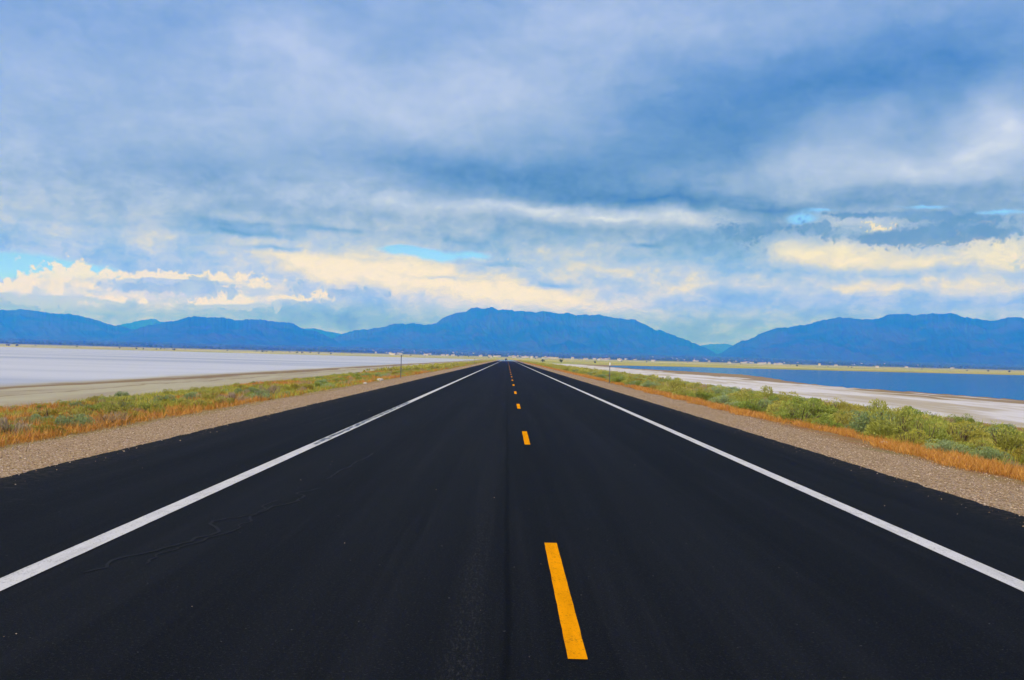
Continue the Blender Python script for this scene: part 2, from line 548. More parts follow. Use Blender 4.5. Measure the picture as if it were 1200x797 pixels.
def asphalt_mat(h):
    p = pos(h)
    x, y, z = h.sep(p)
    sp = h.noise(p, 150.0, 3, 0.7)
    sp2 = h.noise(p, 52.0, 4, 0.65)
    lanes = h.noise(h.comb(h.mul(x, 0.9), h.mul(y, 0.012), 0), 1.0, 4, 0.6)
    track = h.noise(h.comb(h.mul(x, 5.0), h.mul(y, 0.10), 3.0), 1.0, 6, 0.7)
    patch = h.noise(h.v("MULTIPLY", p, (.5, .22, 1)), 1.0, 5, 0.6)
    seam = h.sub(1.0, h.step(h.m("ABSOLUTE", h.sub(h.madd(h.sub(h.noise(h.comb(h.mul(y, .4), 0, 0), 1.0, 3), .5), .10, x), 0.04)), 0.008, 0.035))
    scuffx = h.sub(1.0, h.step(h.m("ABSOLUTE", h.sub(x, -0.19)), 0.02, 0.18))
    scuff = h.mul(scuffx, h.step(h.noise(h.comb(h.mul(x, 60.0), h.mul(y, 14), 0), 1.0, 4, .75), .50, .66))
    c = h.mix(h.step(lanes, .3, .7), (.0022, .0030, .0044, 1), (.0066, .0080, .0106, 1))
    c = h.mix(h.mul(h.step(track, .45, .75), .6), c, (.0125, .0140, .0170, 1))
    c = h.mix(h.mul(h.step(patch, .5, .72), .5), c, (.0028, .0034, .0046, 1))
    c = h.mix(h.mul(h.step(sp, .46, .66), .6), c, (.020, .0215, .025, 1))
    c = h.mix(h.mul(h.step(sp2, .56, .66), .55), c, (.038, .039, .041, 1))
    c = h.mix(h.mul(h.step(h.noise(p, 24.0, 2, .5), .74, .78), .8), c, (.12, .115, .105, 1))
    c = h.mix(h.mul(scuff, .4), c, (.055, .055, .055, 1))
    c = h.mix(h.mul(seam, .55), c, (.0015, .0018, .0025, 1))
    c = h.mix(h.mul(h.step(h.noise(h.comb(h.mul(x, 1.5), h.mul(y, 4), 0), 1.0, 6, .75), .60, .74), h.mul(h.step(h.mul(x, -1), 4.2, 5.0), .30)), c, (.10, .098, .09, 1))
    dust = h.mul(h.m("MAXIMUM", h.step(h.mul(x, -1), 5.3, 6.15), h.step(x, 5.1, 5.84)), h.step(h.noise(p, 9.0, 5, .7), .42, .75))
    c = h.mix(h.mul(dust, .35), c, (.12, .10, .07, 1))
    rough = h.sep(h.mix(h.step(y, 420, 620), (.72, .72, .72, 1), (.12, .12, .12, 1)))[0]
    spec = h.sep(h.mix(h.step(y, 420, 620), (.02, .02, .02, 1), (.4, .4, .4, 1)))[0]
    nrm = bump(h, h.add(sp, sp2), 0.7, 0.008)
    return c, rough, {"Normal": nrm, "Specular IOR Level": spec}


def paint_mat(col, dirt, amount):
    def b(h):
        p = pos(h)
        a = h.noise(p, 60.0, 6, 0.75)
        bb = h.noise(h.v("MULTIPLY", p, (9, 0.9, 1)), 1.0, 6, 0.7)
        cc = h.noise(p, 5.0, 5, 0.65)
        c = h.mix(h.step(bb, .35, .75), col, tuple(k * .78 for k in col[:3]) + (1,))
        c = h.mix(h.mul(h.step(h.madd(h.sub(cc, .5), .30, a), .54, .66), amount), c, dirt)
        return c, 0.6, {"Normal": bump(h, h.noise(p, 150.0, 3, .7), 0.3, 0.004), "Specular IOR Level": 0.0}
    return b


def leaf_mat(c0, c1, c2):
    def b(h):
        g = h.n("ShaderNodeNewGeometry")
        oi = h.n("ShaderNodeObjectInfo").outputs["Random"]
        r = g.outputs["Random Per Island"]
        c = h.mix(r, c0, c1)
        c = h.mix(h.mul(h.step(oi, .1, 1.0), .75), c, c2)
        return c, 0.75, {"Specular IOR Level": 0.04}
    return b


MAT = {
    "ground": material("ground", ground_mat),
    "asphalt": material("asphalt", asphalt_mat),
    "white_paint": material("white_paint", paint_mat((.53, .535, .53, 1), (.10, .10, .10, 1), .8)),
    "yellow_paint": material("yellow_paint", paint_mat((.76, .295, .003, 1), (.16, .075, .012, 1), .75)),
    "tar": plain("tar", (.010, .010, .011, 1), .35),
    "crack": plain("crack", (.0105, .012, .015, 1), .8),
    "steel": plain("steel", (.13, .14, .15, 1), .45, .6),
    "reflector": plain("reflector", (.82, .82, .80, 1), .3),
    "house_wall": plain("house_wall", (.60, .57, .50, 1), .8, scale=.3),
    "house_roof": plain("house_roof", (.42, .36, .30, 1), .8, scale=.3),
    "bark": plain("bark", (.12, .08, .05, 1), .9),
    "far_leaf": material("far_leaf", leaf_mat((.045, .08, .03, 1), (.085, .13, .045, 1), (.06, .10, .035, 1))),
    "rock": plain("rock", (.55, .50, .43, 1), .9),
    "car_paint": plain("car_paint", (.015, .016, .02, 1), .25),
    "car_glass": plain("car_glass", (.02, .025, .03, 1), .08),
    "rubber": plain("rubber", (.02, .02, .02, 1), .8),
    "alloy": plain("alloy", (.5, .5, .52, 1), .35, .9),
    "lamp": plain("lamp", (.8, .8, .78, 1), .15),
    "rabbit": material("rabbit", leaf_mat((.13, .20, .030, 1), (.32, .38, .07, 1), (.46, .39, .08, 1))),
    "sage": material("sage", leaf_mat((.13, .20, .075, 1), (.27, .34, .13, 1), (.32, .40, .17, 1))),
    "olive": material("olive", leaf_mat((.17, .15, .02, 1), (.46, .36, .06, 1), (.34, .34, .05, 1))),
    "deadbrush": material("deadbrush", leaf_mat((.26, .18, .09, 1), (.46, .36, .20, 1), (.36, .28, .18, 1))),
    "drygrass": material("drygrass", leaf_mat((.36, .135, .022, 1), (.60, .34, .085, 1), (.50, .20, .04, 1))),
    "greengrass": material("greengrass", leaf_mat((.20, .26, .035, 1), (.48, .42, .075, 1), (.33, .36, .05, 1))),
    "twig": plain("twig", (.14, .10, .06, 1), .9),
}


def stone_mat(h):
    r = h.n("ShaderNodeNewGeometry").outputs["Random Per Island"]
    c = h.ramp(r, [(0, (.105, .07, .045, 1)), (.35, (.28, .19, .105, 1)), (.7, (.43, .315, .19, 1)), (1, (.58, .48, .36, 1))])
    return c, 0.9, {"Specular IOR Level": 0.04}


MAT["stone"] = material("stone", stone_mat)


def mountain_mat(h):
    p = pos(h)
    x, y, z = h.sep(p)
    n = h.noise(p, 0.0011, 6, 0.62)
    n2 = h.noise(p, 0.006, 5, 0.65)
    c = h.mix(h.step(n, .40, .62), (.006, .018, .014, 1), (.036, .021, .023, 1))
    c = h.mix(h.mul(h.step(n2, .45, .65), .5), c, (.008, .018, .012, 1))
    c = h.mix(h.mul(h.step(h.madd(h.sub(n2, .5), 300.0, z), 260, 120), .5), c, (.03, .035, .025, 1))
    return c, 0.95, {"Specular IOR Level": 0.05}


MAT["mountain"] = material("mountain", mountain_mat)


def water_mat(h):
    p = pos(h)
    n = h.noise(h.v("MULTIPLY", p, (.5, 1.6, 1)), 1.0, 4, .6)
    return (.004, .03, .08, 1), 0.07, {"IOR": 1.33, "Normal": bump(h, n, 0.12, 0.02)}


MAT["water"] = material("water", water_mat)

# ------------------------------------------------------------------ ground: one sheet to the mountains
ROAD_L, ROAD_R = -6.15, 5.84


def ground_z(X, Y):
    a = np.interp(X, [-23, -20, -12, -8.5, -6.3, 6.0, 8.2, 12, 21, 25], [-1.0, -.93, -.45, -.16, -.06, -.06, -.16, -.45, -.92, -1.0])
    far = np.interp(Y, [0, 900, 1100, 2000, 3000, 6000, 14000, 60000], [-1, -1, -.55, 1.0, 5.0, 18.0, 112.0, 150.0])
    k = np.clip((Y - 850) / 120, 0, 1)
    bank = a * (1 - k) + np.maximum(a, -0.25) * 0 + k * np.minimum(far, 1e9)
    rough_ = (fbm(X * .6, Y * .6, 3) - .5) * .10 * np.clip((np.abs(X) - 8.0) / 2, 0, 1) * np.clip((26 - np.abs(X)) / 6, 0, 1)
    return np.where(Y > 970, far, bank) + rough_


def axis(stops):
    out = []
    for a, b, n in stops:
        out += list(np.linspace(a, b, n, endpoint=False))
    return np.array(out + [stops[-1][1]])


gx = axis([(-34000, -3000, 16), (-3000, -300, 18), (-300, -40, 20), (-40, -23, 14), (-23, -6.3, 34), (-6.3, 6, 4), (6, 25, 38), (25, 45, 10), (45, 300, 20), (300, 3000, 18), (3000, 34000, 16)])
gy = axis([(-60, 8, 12), (8, 70, 110), (70, 200, 60), (200, 850, 40), (850, 1200, 30), (1200, 3000, 20), (3000, 15000, 20), (15000, 33000, 4)])
GX, GY = np.meshgrid(gx, gy)
GZ = ground_z(GX, GY)
nx, ny = len(gx), len(gy)
idx = np.arange(nx * ny).reshape(ny, nx)
quads = np.stack([idx[:-1, :-1], idx[:-1, 1:], idx[1:, 1:], idx[1:, :-1]], -1).reshape(-1, 4)
struct(obj("ground", mesh_np("ground", np.stack([GX, GY, GZ], -1).reshape(-1, 3), quads, True), MAT["ground"]))

# ------------------------------------------------------------------ water on the right
near = [(40, 60), (47.9, 83.9), (47.7, 100), (43.6, 114), (45.4, 140), (54.5, 189), (61, 236), (56, 290), (46.6, 340), (47, 400), (50, 455)]
far_ = [(62, 520), (78, 569), (116, 601), (177, 618), (225, 624), (307, 650), (407, 714), (700, 830), (2000, 1290), (2000, 40)]
pts = []
loop_ = near + far_
for i in range(len(loop_)):
    (x0, y0), (x1, y1) = loop_[i], loop_[(i + 1) % len(loop_)]
    nseg = 10 if i < 19 else 1
    for k in range(nseg):
        s = k / nseg
        j = (random.random() - .5) * 2 if 0 < i < 19 else 0
        pts.append((x0 + (x1 - x0) * s + j * 1.2, y0 + (y1 - y0) * s + j * 3.0, -0.985))
wb = MB()
wb.poly(pts)
struct(obj("lake_water", wb.mesh("lake_water"), MAT["water"]))

# ------------------------------------------------------------------ road and its markings
ry = axis([(-30, 5, 40), (5, 60, 460), (60, 300, 120), (300, 1000, 40)])
jl = (fbm(ry * 3.1, ry * 0 + 3, 5, .65) - .5) * .12
jr = (fbm(ry * 3.1, ry * 0 + 30, 5, .65) - .5) * .12
rx_ = [ROAD_L - .05, ROAD_L, -4.5, -3.0, -1.5, 0, 1.5, 3.0, 4.5, ROAD_R, ROAD_R + .05]
rz_ = [-.10, 0, 0, 0, 0, 0, 0, 0, 0, 0, -.10]
V = np.zeros((len(ry), len(rx_), 3))
for i in range(len(rx_)):
    V[:, i, 0] = rx_[i] + (jl if i < 2 else (jr if i > 8 else 0))
    V[:, i, 1] = ry
    V[:, i, 2] = rz_[i]
idx = np.arange(V.shape[0] * V.shape[1]).reshape(V.shape[0], V.shape[1])
quads = np.stack([idx[:-1, :-1], idx[:-1, 1:], idx[1:, 1:], idx[1:, :-1]], -1).reshape(-1, 4)
road = struct(obj("road", mesh_np("road", V.reshape(-1, 3), quads), MAT["asphalt"]))


def ribbon(name, xs, ys, half, z, mat, seed, ragged=.003):
    """painted strip with slightly ragged edges"""
    n = len(ys)
    e1 = (fbm(ys * 6 + seed, ys * 0 + seed, 3) - .5) * ragged * 2
    e2 = (fbm(ys * 6 + seed + 40, ys * 0 + seed, 3) - .5) * ragged * 2
    v = np.zeros((n, 2, 3))
    v[:, 0, 0] = xs - half + e1
    v[:, 1, 0] = xs + half + e2
    v[:, :, 1] = ys[:, None]
    v[:, :, 2] = z
    ii = np.arange(2 * n).reshape(n, 2)
    q = np.stack([ii[:-1, 0], ii[:-1, 1], ii[1:, 1], ii[1:, 0]], -1)
    return obj(name, mesh_np(name, v.reshape(-1, 3), q), mat, road)


yl = axis([(-20, 40, 400), (40, 200, 300), (200, 880, 60)])
ribbon("edge_line", np.full(len(yl), -3.385), yl, .092, .004, MAT["white_paint"], 2)
ribbon("edge_line", np.full(len(yl), 3.935), yl, .092, .004, MAT["white_paint"], 9)
for k in range(-1, 68):
    y0 = 4.95 + 12.25 * k
    ribbon("centre_dash", np.full(24, .424), np.linspace(y0, y0 + 3.1, 24), .054, .004, MAT["yellow_paint"], k * 3.1)
# black tar smears on the left edge line, and hairline cracks
for k in range(46):
    y0 = 16.2 + k * .34 + random.random() * .2
    n = 6
    ys = np.linspace(y0, y0 + .2 + random.random() * .5, n)
    side = -3.385 + (-.035 if k % 3 else .01) + random.uniform(-.02, .02)
    ribbon("tar_smear", np.full(n, side), ys,   .016 + random.random() * .022, .008, MAT["tar"], k * 7.7, .012)


def crack(p0, p1, wobble, seed, half=.008):
    n = 60
    ys = np.linspace(p0[1], p1[1], n)
    xs = np.linspace(p0[0], p1[0], n) + (fbm(ys * 1.6, ys * 0 + seed, 5, .6) - .5) * wobble
    ribbon("pavement_crack", xs, ys, half, .0042, MAT["crack"], seed, .006)


crack((-2.95, 6.6), (-2.2, 11.0), .55, 5, .016)
crack((-2.75, 6.9), (-2.35, 10.0), .5, 11, .011)
crack((-2.3, 11.8), (-2.15, 15.0), .2, 8, .013)

# ------------------------------------------------------------------ mountains
RIDGES = [
    # ridge distance, foot distance, skyline in photo pixels
    (20500, 14000, [(-260, 374), (-120, 368), (-60, 366), (0, 363.5), (15, 363), (30, 362.5), (45, 364.5), (55, 366.5), (65, 367.5), (83, 368), (100, 371.5), (115, 376), (130, 380.5), (140, 381.5), (160, 387), (200, 397), (240, 412)]),
    (28500, 25000, [(100, 396), (120, 386), (140, 380.5), (150, 379), (165, 375.5), (178, 373.8), (182, 374.2), (190, 377.5), (200, 379), (215, 386), (235, 400)]),
    (17500, 12500, [(90, 411), (110, 404), (130, 396), (150, 388.5), (165, 384), (180, 380), (195, 377), (205, 377), (215, 373), (227, 370.3), (240, 372), (255, 372.3), (263, 372.2), (275, 375), (285, 375), (298, 374), (310, 375.5), (330, 377), (342, 378.3), (350, 382.5), (358, 385.5), (372, 389), (385, 395), (400, 401), (425, 413)]),
    (25500, 22000, [(320, 398), (345, 387), (358, 385), (370, 385), (380, 388), (395, 390.5), (402, 391.5), (415, 398), (435, 410)]),
    (19500, 13500, [(345, 414), (365, 407), (385, 398), (398, 392.5), (405, 391), (415, 387), (430, 386), (445, 383.5), (450, 383), (462, 379.5), (475, 379.5), (485, 379), (495, 380.5), (505, 380.5), (512, 378.5), (520, 372), (530, 368), (540, 366), (545, 365.5), (552, 361.5), (558, 360.5), (565, 361.5), (577, 360.2), (584, 363.5), (590, 362), (600, 363.5), (603, 365), (613, 364.5), (626, 366.5), (634, 364.5), (645, 366), (655, 367.5), (665, 366.3), (675, 369), (684, 368.3), (690, 369.2), (702, 368.3), (712, 371), (725, 373), (745, 375), (755, 380), (768, 386.5), (775, 387.5), (790, 393), (800, 396.5), (815, 403), (838, 413), (862, 421)]),
    (29500, 26500, [(800, 418), (815, 410), (822, 404.5), (835, 403.2), (850, 403), (858, 404.5), (870, 410), (890, 420)]),
    (18000, 12500, [(818, 424), (842, 414.5), (855, 407), (870, 399), (877, 398.5), (890, 392), (903, 387), (912, 384), (922, 384), (932, 382), (945, 380.5), (965, 375), (980, 372.5), (995, 372.5), (1010, 374.5), (1028, 374), (1040, 369), (1055, 368.5), (1063, 368), (1075, 369.5), (1090, 367.5), (1100, 367.5), (1115, 367), (1130, 371.5), (1145, 374), (1160, 376), (1175, 373.5), (1187, 371.5), (1205, 374), (1240, 380), (1300, 378), (1380, 386), (1480, 400)])]
for mi, (rr, rf, prof) in enumerate(RIDGES):
    ae = [azel(*p) for p in prof]
    a_ = np.array([q[0] for q in ae])
    h_ = np.array([math.tan(q[1]) * rr * 1.0 + EYE for q in ae])
    n_az = int((a_[-1] - a_[0]) / 0.00055)
    azs = np.linspace(a_[0], a_[-1], n_az)
    Hh = np.interp(azs, a_, h_) + (fbm(azs * 260, azs * 0 + mi, 4, .6) - .5) * 44
    s = np.concatenate([np.linspace(0, 1, 64), np.linspace(1.03, 1.5, 12)])
    S, A = np.meshgrid(s, azs, indexing="ij")
    HH = np.broadcast_to(Hh, S.shape)
    Rr = rf + (rr - rf) * S + (fbm(A * 12, S * 0 + mi, 3) - .5) * 900 * np.clip(1.4 - np.abs(S), 0, 1)
    up = np.where(S <= 1, S ** 1.35, np.clip(1 - (S - 1) * 1.6, 0, 1))
    g1 = fbm(A * 34 + mi * 9 + S * 1.2, S * 3.0 + A * 18, 4, .5, True)
    env = np.where(S <= 1, np.sin(np.pi * np.clip(S, 0, 1)) ** .8, 0)
    base = ground_z(A * 0, np.minimum(Rr, 30000.0)) - 40
    Z = base + (HH - base) * (up - env * ((1 - g1) * .36) * .9)
    Z = np.minimum(Z, HH * np.clip(Rr / rr, 0, 1))
    X, Y = np.sin(A) * Rr, np.cos(A) * Rr
    idx = np.arange(X.size).reshape(X.shape)
    quads = np.stack([idx[:-1, :-1], idx[:-1, 1:], idx[1:, 1:], idx[1:, :-1]], -1).reshape(-1, 4)[:, ::-1]
    struct(obj("mountain", mesh_np("mountain", np.stack([X, Y, Z], -1).reshape(-1, 3), quads, True), MAT["mountain"]))

# ------------------------------------------------------------------ haze
hz = MB()
hz.box(-36000, 36000, -300, HAZE_FAR, -45, HAZE_TOP)
hm = bpy.data.materials.new("haze")
hm.use_nodes = True
hh = NT(hm.node_tree)
pv = hh.n("ShaderNodeVolumePrincipled")
pv.inputs["Color"].default_value = HAZE_COL + (1.0,)
pv.inputs["Absorption Color"].default_value = (1, 1, 1, 1)
pv.inputs["Density"].default_value = HAZE_DENS
pv.inputs["Anisotropy"].default_value = 0.0
hh.put(hh.n("ShaderNodeOutputMaterial").inputs[1], pv.outputs[0])
hob = obj("haze", hz.mesh("haze"), hm)
hob["kind"] = "stuff"

# ------------------------------------------------------------------ vegetation meshes


def leaves(base, dirn, length, width, bend=0.25, up=None):
    """one bent two-quad-ish blade (a 4-vertex kite) per row"""
    n = len(base)
    side = np.cross(dirn, rng.normal(size=(n, 3)))
    side /= np.linalg.norm(side, axis=1, keepdims=True) + 1e-9
    mid = base + dirn * (length * .5)[:, None]
    tip = base + dirn * length[:, None] + rng.normal(size=(n, 3)) * (length * bend * .4)[:, None]
    v = np.stack([base, mid + side * (width * .5)[:, None], tip, mid - side * (width * .5)[:, None]], 1)
    f = np.arange(4 * n).reshape(n, 4)
    return v.reshape(-1, 3), f


def shrub_mesh(name, nl, rad, hgt, llen, lwid, upright, clumps=9, shell=.55):
    cc = rng.normal(size=(clumps, 3))
    cc[:, 2] = np.abs(cc[:, 2])
    cc /= np.linalg.norm(cc, axis=1, keepdims=True)
    cc *= rng.uniform(.45, .78, (clumps, 1))
    ci = rng.integers(0, clumps, nl)
    d = rng.normal(size=(nl, 3))
    d /= np.linalg.norm(d, axis=1, keepdims=True)
    r_ = rng.uniform(shell, 1, nl) ** .6
    cr = rng.uniform(.22, .40, clumps)[ci]
    p = cc[ci] + d * (r_ * cr)[:, None]
    p[:, 2] = np.abs(p[:, 2])
    base = p * np.array([rad, rad, hgt])
    out = p.copy()
    out[:, 2] += upright
    out += rng.normal(size=out.shape) * .35
    out /= np.linalg.norm(out, axis=1, keepdims=True)
    base = base - out * llen * .5
    base[:, 2] = np.maximum(base[:, 2], .0)
    return mesh_np(name, *leaves(base, out, rng.uniform(.7, 1.3, nl) * llen, rng.uniform(.7, 1.3, nl) * lwid))


def stems_mesh(name, n, rad, hgt):
    a = rng.uniform(0, 2 * np.pi, n)
    rr_ = rng.uniform(.1, .75, n)
    tip = np.stack([np.cos(a) * rr_ * rad, np.sin(a) * rr_ * rad, rng.uniform(.5, .9, n) * hgt], -1)
    b = np.stack([np.cos(a) * .06, np.sin(a) * .06, np.zeros(n) - .05], -1)
    L = np.linalg.norm(tip - b, axis=1)
    vs, fs, o_ = [], [], 0
    for k in range(2):
        v, f = leaves(b, (tip - b) / L[:, None], L, np.full(n, .016), .1)
        vs.append(v)
        fs.append(f + o_)
        o_ += len(v)
    return mesh_np(name, np.concatenate(vs), np.concatenate(fs))


KIND = {}
for kind, mat, args in (
        ("rabbitbrush", "rabbit", dict(nl=5200, rad=.66, hgt=.66, llen=.060, lwid=.017, upright=.35, clumps=16)),
        ("sagebrush", "sage", dict(nl=4800, rad=.64, hgt=.58, llen=.046, lwid=.017, upright=.15, clumps=18)),
        ("saltbush", "olive", dict(nl=4000, rad=.58, hgt=.54, llen=.055, lwid=.016, upright=.3, clumps=14)),
        ("dry_brush", "deadbrush", dict(nl=900, rad=.55, hgt=.50, llen=.16, lwid=.010, upright=.9))):
    KIND[kind] = []
    for k in range(4):
        fol = shrub_mesh(kind + "_foliage", **args)
        fol.materials.append(MAT[mat])
        st = stems_mesh(kind + "_stems", 26, args["rad"], args["hgt"])
        st.materials.append(MAT["twig"])
        KIND[kind].append((fol, st))


def gz(x, y):
    return float(ground_z(np.array([x]), np.array([y]))[0])


COUNT = {k: 0 for k in KIND}


def shrub(kind, x, y, size, label, group=None, squash=1.0, parts=True):
    fol, st = random.choice(KIND[kind])
    COUNT[kind] += 1
    if parts:
        o = thing(kind, label, "shrub", (x, y, gz(x, y) - .03), random.uniform(0, 6.28), group)
        obj("foliage", fol, None, o)
        obj("stems", st, None, o)
    else:
        o = tag(obj(kind, fol, None, None, (x, y, gz(x, y) - .03), random.uniform(0, 6.28)), label, "shrub", group)
    o.scale = (size, size, size * squash)
    return o


SP = [
    ("rabbitbrush", 13.7, 20.3, 1.35, "tall wispy dark green bush rising above the others near the right salt flat", 1.25),
    ("sagebrush", 10.3, 19.2, .72, "low rounded grey-green mound in front of the taller bushes beside orange grass on the right", .95),
    ("rabbitbrush", 10.6, 23.0, 1.25, "large full green bush with dark right side, standing at the front of the right verge", 1.0),
    ("rabbitbrush", 10.5, 16.9, 1.3, "big yellow-green bush cut by the right edge of the photo", 1.0),
    ("sagebrush", 10.8, 37.5, 1.25, "dark round grey-green bush ahead of the white rock on the right verge", 1.0),
    ("saltbush", 9.6, 28.5, .7, "small yellow bush just past the pale rock on the right gravel edge", .9),
    ("saltbush", 10.2, 59.0, 1.1, "olive bush with a brown base nearest the right guide post", 1.0),
    ("sagebrush", -12.2, 24.2, .78, "pale blue-green mound surrounded by orange grass on the left verge", .85),
    ("rabbitbrush", -11.2, 26.6, 1.0, "upright bright green bush, tallest on the left verge", 1.05),
    ("saltbush", -9.7, 44.5, .85, "dark olive bush alone at the gravel edge left of the road", .95),
    ("saltbush", -9.6, 23.2, .75, "olive-brown bush touching the left gravel edge below the green bush", .9),
    ("dry_brush", -10.4, 40.0, 1.15, "grey-brown dead brush beside the dark olive bush on the left verge", .95),
    ("dry_brush", -9.9, 33.0, 1.05, "largest tan dead brush along the left gravel edge", .9)]
taken = []
for kind, x, y, s, lab, sq in SP:
    shrub(kind, x, y, s, lab, None, sq)
    taken.append((x, y, s * .5))


def free(x, y, r_):
    for (a, b, c) in taken:
        if (a - x) ** 2 + (b - y) ** 2 < ((c + r_) * 1.06) ** 2:
            return False
    taken.append((x, y, r_))
    return True


LAB = {
    ("rabbitbrush", 1): ("yellow-green feathery bush in the thick bush strip right of the road", "green bushes along the right verge"),
    ("sagebrush", 1): ("grey-green rounded bush in the thick bush strip right of the road", "grey-green bushes along the right verge"),
    ("saltbush", 1): ("short olive-yellow bush in the bush strip right of the road", "olive bushes along the right verge"),
    ("dry_brush", 1): ("tan leafless brush between the green bushes right of the road", "dead brush along the right verge"),
    ("rabbitbrush", 0): ("small bright green bush among orange grass left of the road", "green bushes along the left verge"),
    ("sagebrush", 0): ("small pale grey-green bush among orange grass left of the road", "grey-green bushes along the left verge"),
    ("saltbush", 0): ("low olive bush among orange grass left of the road", "olive bushes along the left verge"),
    ("dry_brush", 0): ("tan leafless brush among the grass left of the road", "dead brush along the left verge")}
MAXK = {"rabbitbrush": 285, "sagebrush": 220, "saltbush": 240, "dry_brush": 150}
tries = 0
while tries < 16000:
    tries += 1
    side = 1 if random.random() < .58 else 0
    y = 13 + 118 * random.random() ** 1.5
    if side:
        x = 9.6 + 11.8 * random.random() ** 1.6
        kind = random.choices(list(KIND), (.52, .22, .20, .06))[0]
        size = random.uniform(.8, 1.85) * (1.0 if x < 17 else .65)
        ok = True
    else:
        x = -9.4 - 10.5 * random.random() ** 1.25
        kind = random.choices(list(KIND), (.36, .20, .32, .12))[0]
        size = random.uniform(.45, 1.1) * (1.0 if x > -14 else .7)
        ok = random.random() < .75
    if not ok or COUNT[kind] >= MAXK[kind] or not free(x, y, size * .5):
        continue
    lab, grp = LAB[(kind, side)]
    if kind == 'dry_brush' and side and y < 34:
        kind = 'saltbush'
        lab, grp = LAB[(kind, side)]
    shrub(kind, x, y, size, lab, grp, random.uniform(.62, .92), parts=y < 45)

# the far bush strip, past counting: one mesh on each side
for side, (xa, xb) in ((1, (9.8, 22)), (-1, (9.4, 20))):
    vs, fs, o_ = [], [], 0
    nb = 900
    for k in range(nb):
        y = 128 + 700 * random.random() ** 1.6
        x = side * (xa + (xb - xa) * random.random() ** 1.4)
        n = 46 if y < 300 else 22
        r0 = random.uniform(.35, .75)
        d = rng.normal(size=(n, 3))
        d /= np.linalg.norm(d, axis=1, keepdims=True)
        d[:, 2] = np.abs(d[:, 2])
        b = d * np.array([r0, r0, r0 * .8]) * rng.uniform(.5, .9, (n, 1)) + np.array([x, y, gz(x, y)])
        v, f = leaves(b, d, np.full(n, .35), np.full(n, .16))
        vs.append(v)
        fs.append(f + o_)
        o_ += len(v)
    o = obj("undergrowth", mesh_np("undergrowth", np.concatenate(vs), np.concatenate(fs)), MAT["rabbit"])
    tag(o, "distant green bush strip running along the %s verge to the far shore" % ("right" if side > 0 else "left"), "undergrowth", kind="stuff")


def grass(name, label, mat, xs, ys, hgt, blades, wid):
    n = len(xs)
    zz = ground_z(xs, ys)
    b = np.repeat(np.stack([xs, ys, zz - .01], -1), blades, 0)
    m_ = len(b)
    b[:, :2] += rng.normal(size=(m_, 2)) * .07
    d = rng.normal(size=(m_, 3)) * .38
    d[:, 2] = 1
    d /= np.linalg.norm(d, axis=1, keepdims=True)
    sc = np.repeat(np.clip(ys / 26.0, 1.0, 5.0), blades)
    L = hgt * rng.uniform(.55, 1.25, m_)
    v, f = leaves(b, d, L, wid * sc * rng.uniform(.7, 1.3, m_), .5)
    o = obj(name, mesh_np(name, v, f), MAT[mat])
    tag(o, label, "grass", kind="stuff")


def spread(n, y0, y1, x0, x1, power=2.2, edge=1.0):
    y = y0 + (y1 - y0) * rng.random(n) ** power
    x = x0 + (x1 - x0) * rng.random(n) ** edge
    return x, y


x, y = spread(16000, 12, 420, 8.35, 9.7, 2.4)
x += (fbm(x * .3 + 5, y * .5, 3) - .5) * 1.1
keep = fbm(x * .7 + 50, y * .35, 4) > .40
x, y = x[keep], y[keep]
grass("dry_grass", "orange dry grass in a narrow band between gravel and bushes right of the road", "drygrass", x, y, .17, 9, .010)
x, y = spread(7000, 12, 420, 10, 24, 2.4)
grass("green_grass", "mixed green and yellow grass under the bushes right of the road", "greengrass", x, y, .22, 8, .012)
x, y = spread(26000, 13, 420, -8.9, -19.5, 2.2, 1.15)
keep = fbm(x * .22, y * .12 + 30, 4) + .10 * rng.random(len(x)) > .66
keep |= (x > -9.7) & (rng.random(len(x)) < .22)
grass("dry_grass", "orange dry grass in patches over the slope left of the road", "drygrass", x[keep], y[keep], .22, 8, .012)
grass("green_grass", "mixed green and yellow grass over the slope left of the road", "greengrass", x[~keep], y[~keep], .20, 7, .012)

# loose stones on the gravel shoulders
ico_v = np.array([(1, 0, 0), (-1, 0, 0), (0, 1, 0), (0, -1, 0), (0, 0, 1), (0, 0, -1)], float)
ico_f = np.array([(0, 2, 4), (2, 1, 4), (1, 3, 4), (3, 0, 4), (2, 0, 5), (1, 2, 5), (3, 1, 5), (0, 3, 5)])


def stones(name, label, xs, ys, size, zoff=None):
    n = len(xs)
    zz = ground_z(xs, ys) if zoff is None else np.full(n, zoff)
    s = size * rng.uniform(.5, 1.6, n) * rng.uniform(.6, 1.2, n)
    sc = np.stack([s, s * rng.uniform(.6, 1, n), s * rng.uniform(.4, .75, n)], -1)
    a = rng.uniform(0, 6.28, n)
    v = np.broadcast_to(ico_v, (n, 6, 3)) * (1 + rng.normal(size=(n, 6, 1)) * .18) * sc[:, None, :]
    vx = v[..., 0] * np.cos(a)[:, None] - v[..., 1] * np.sin(a)[:, None]
    vy = v[..., 0] * np.sin(a)[:, None] + v[..., 1] * np.cos(a)[:, None]
    v = np.stack([vx + xs[:, None], vy + ys[:, None], v[..., 2] + zz[:, None] + s[:, None] * .2], -1)
    f = (ico_f[None] + (np.arange(n) * 6)[:, None, None]).reshape(-1, 3)
    o = obj(name, mesh_np(name, v.reshape(-1, 3), f), MAT["stone"])
    tag(o, label, "gravel", kind="stuff")


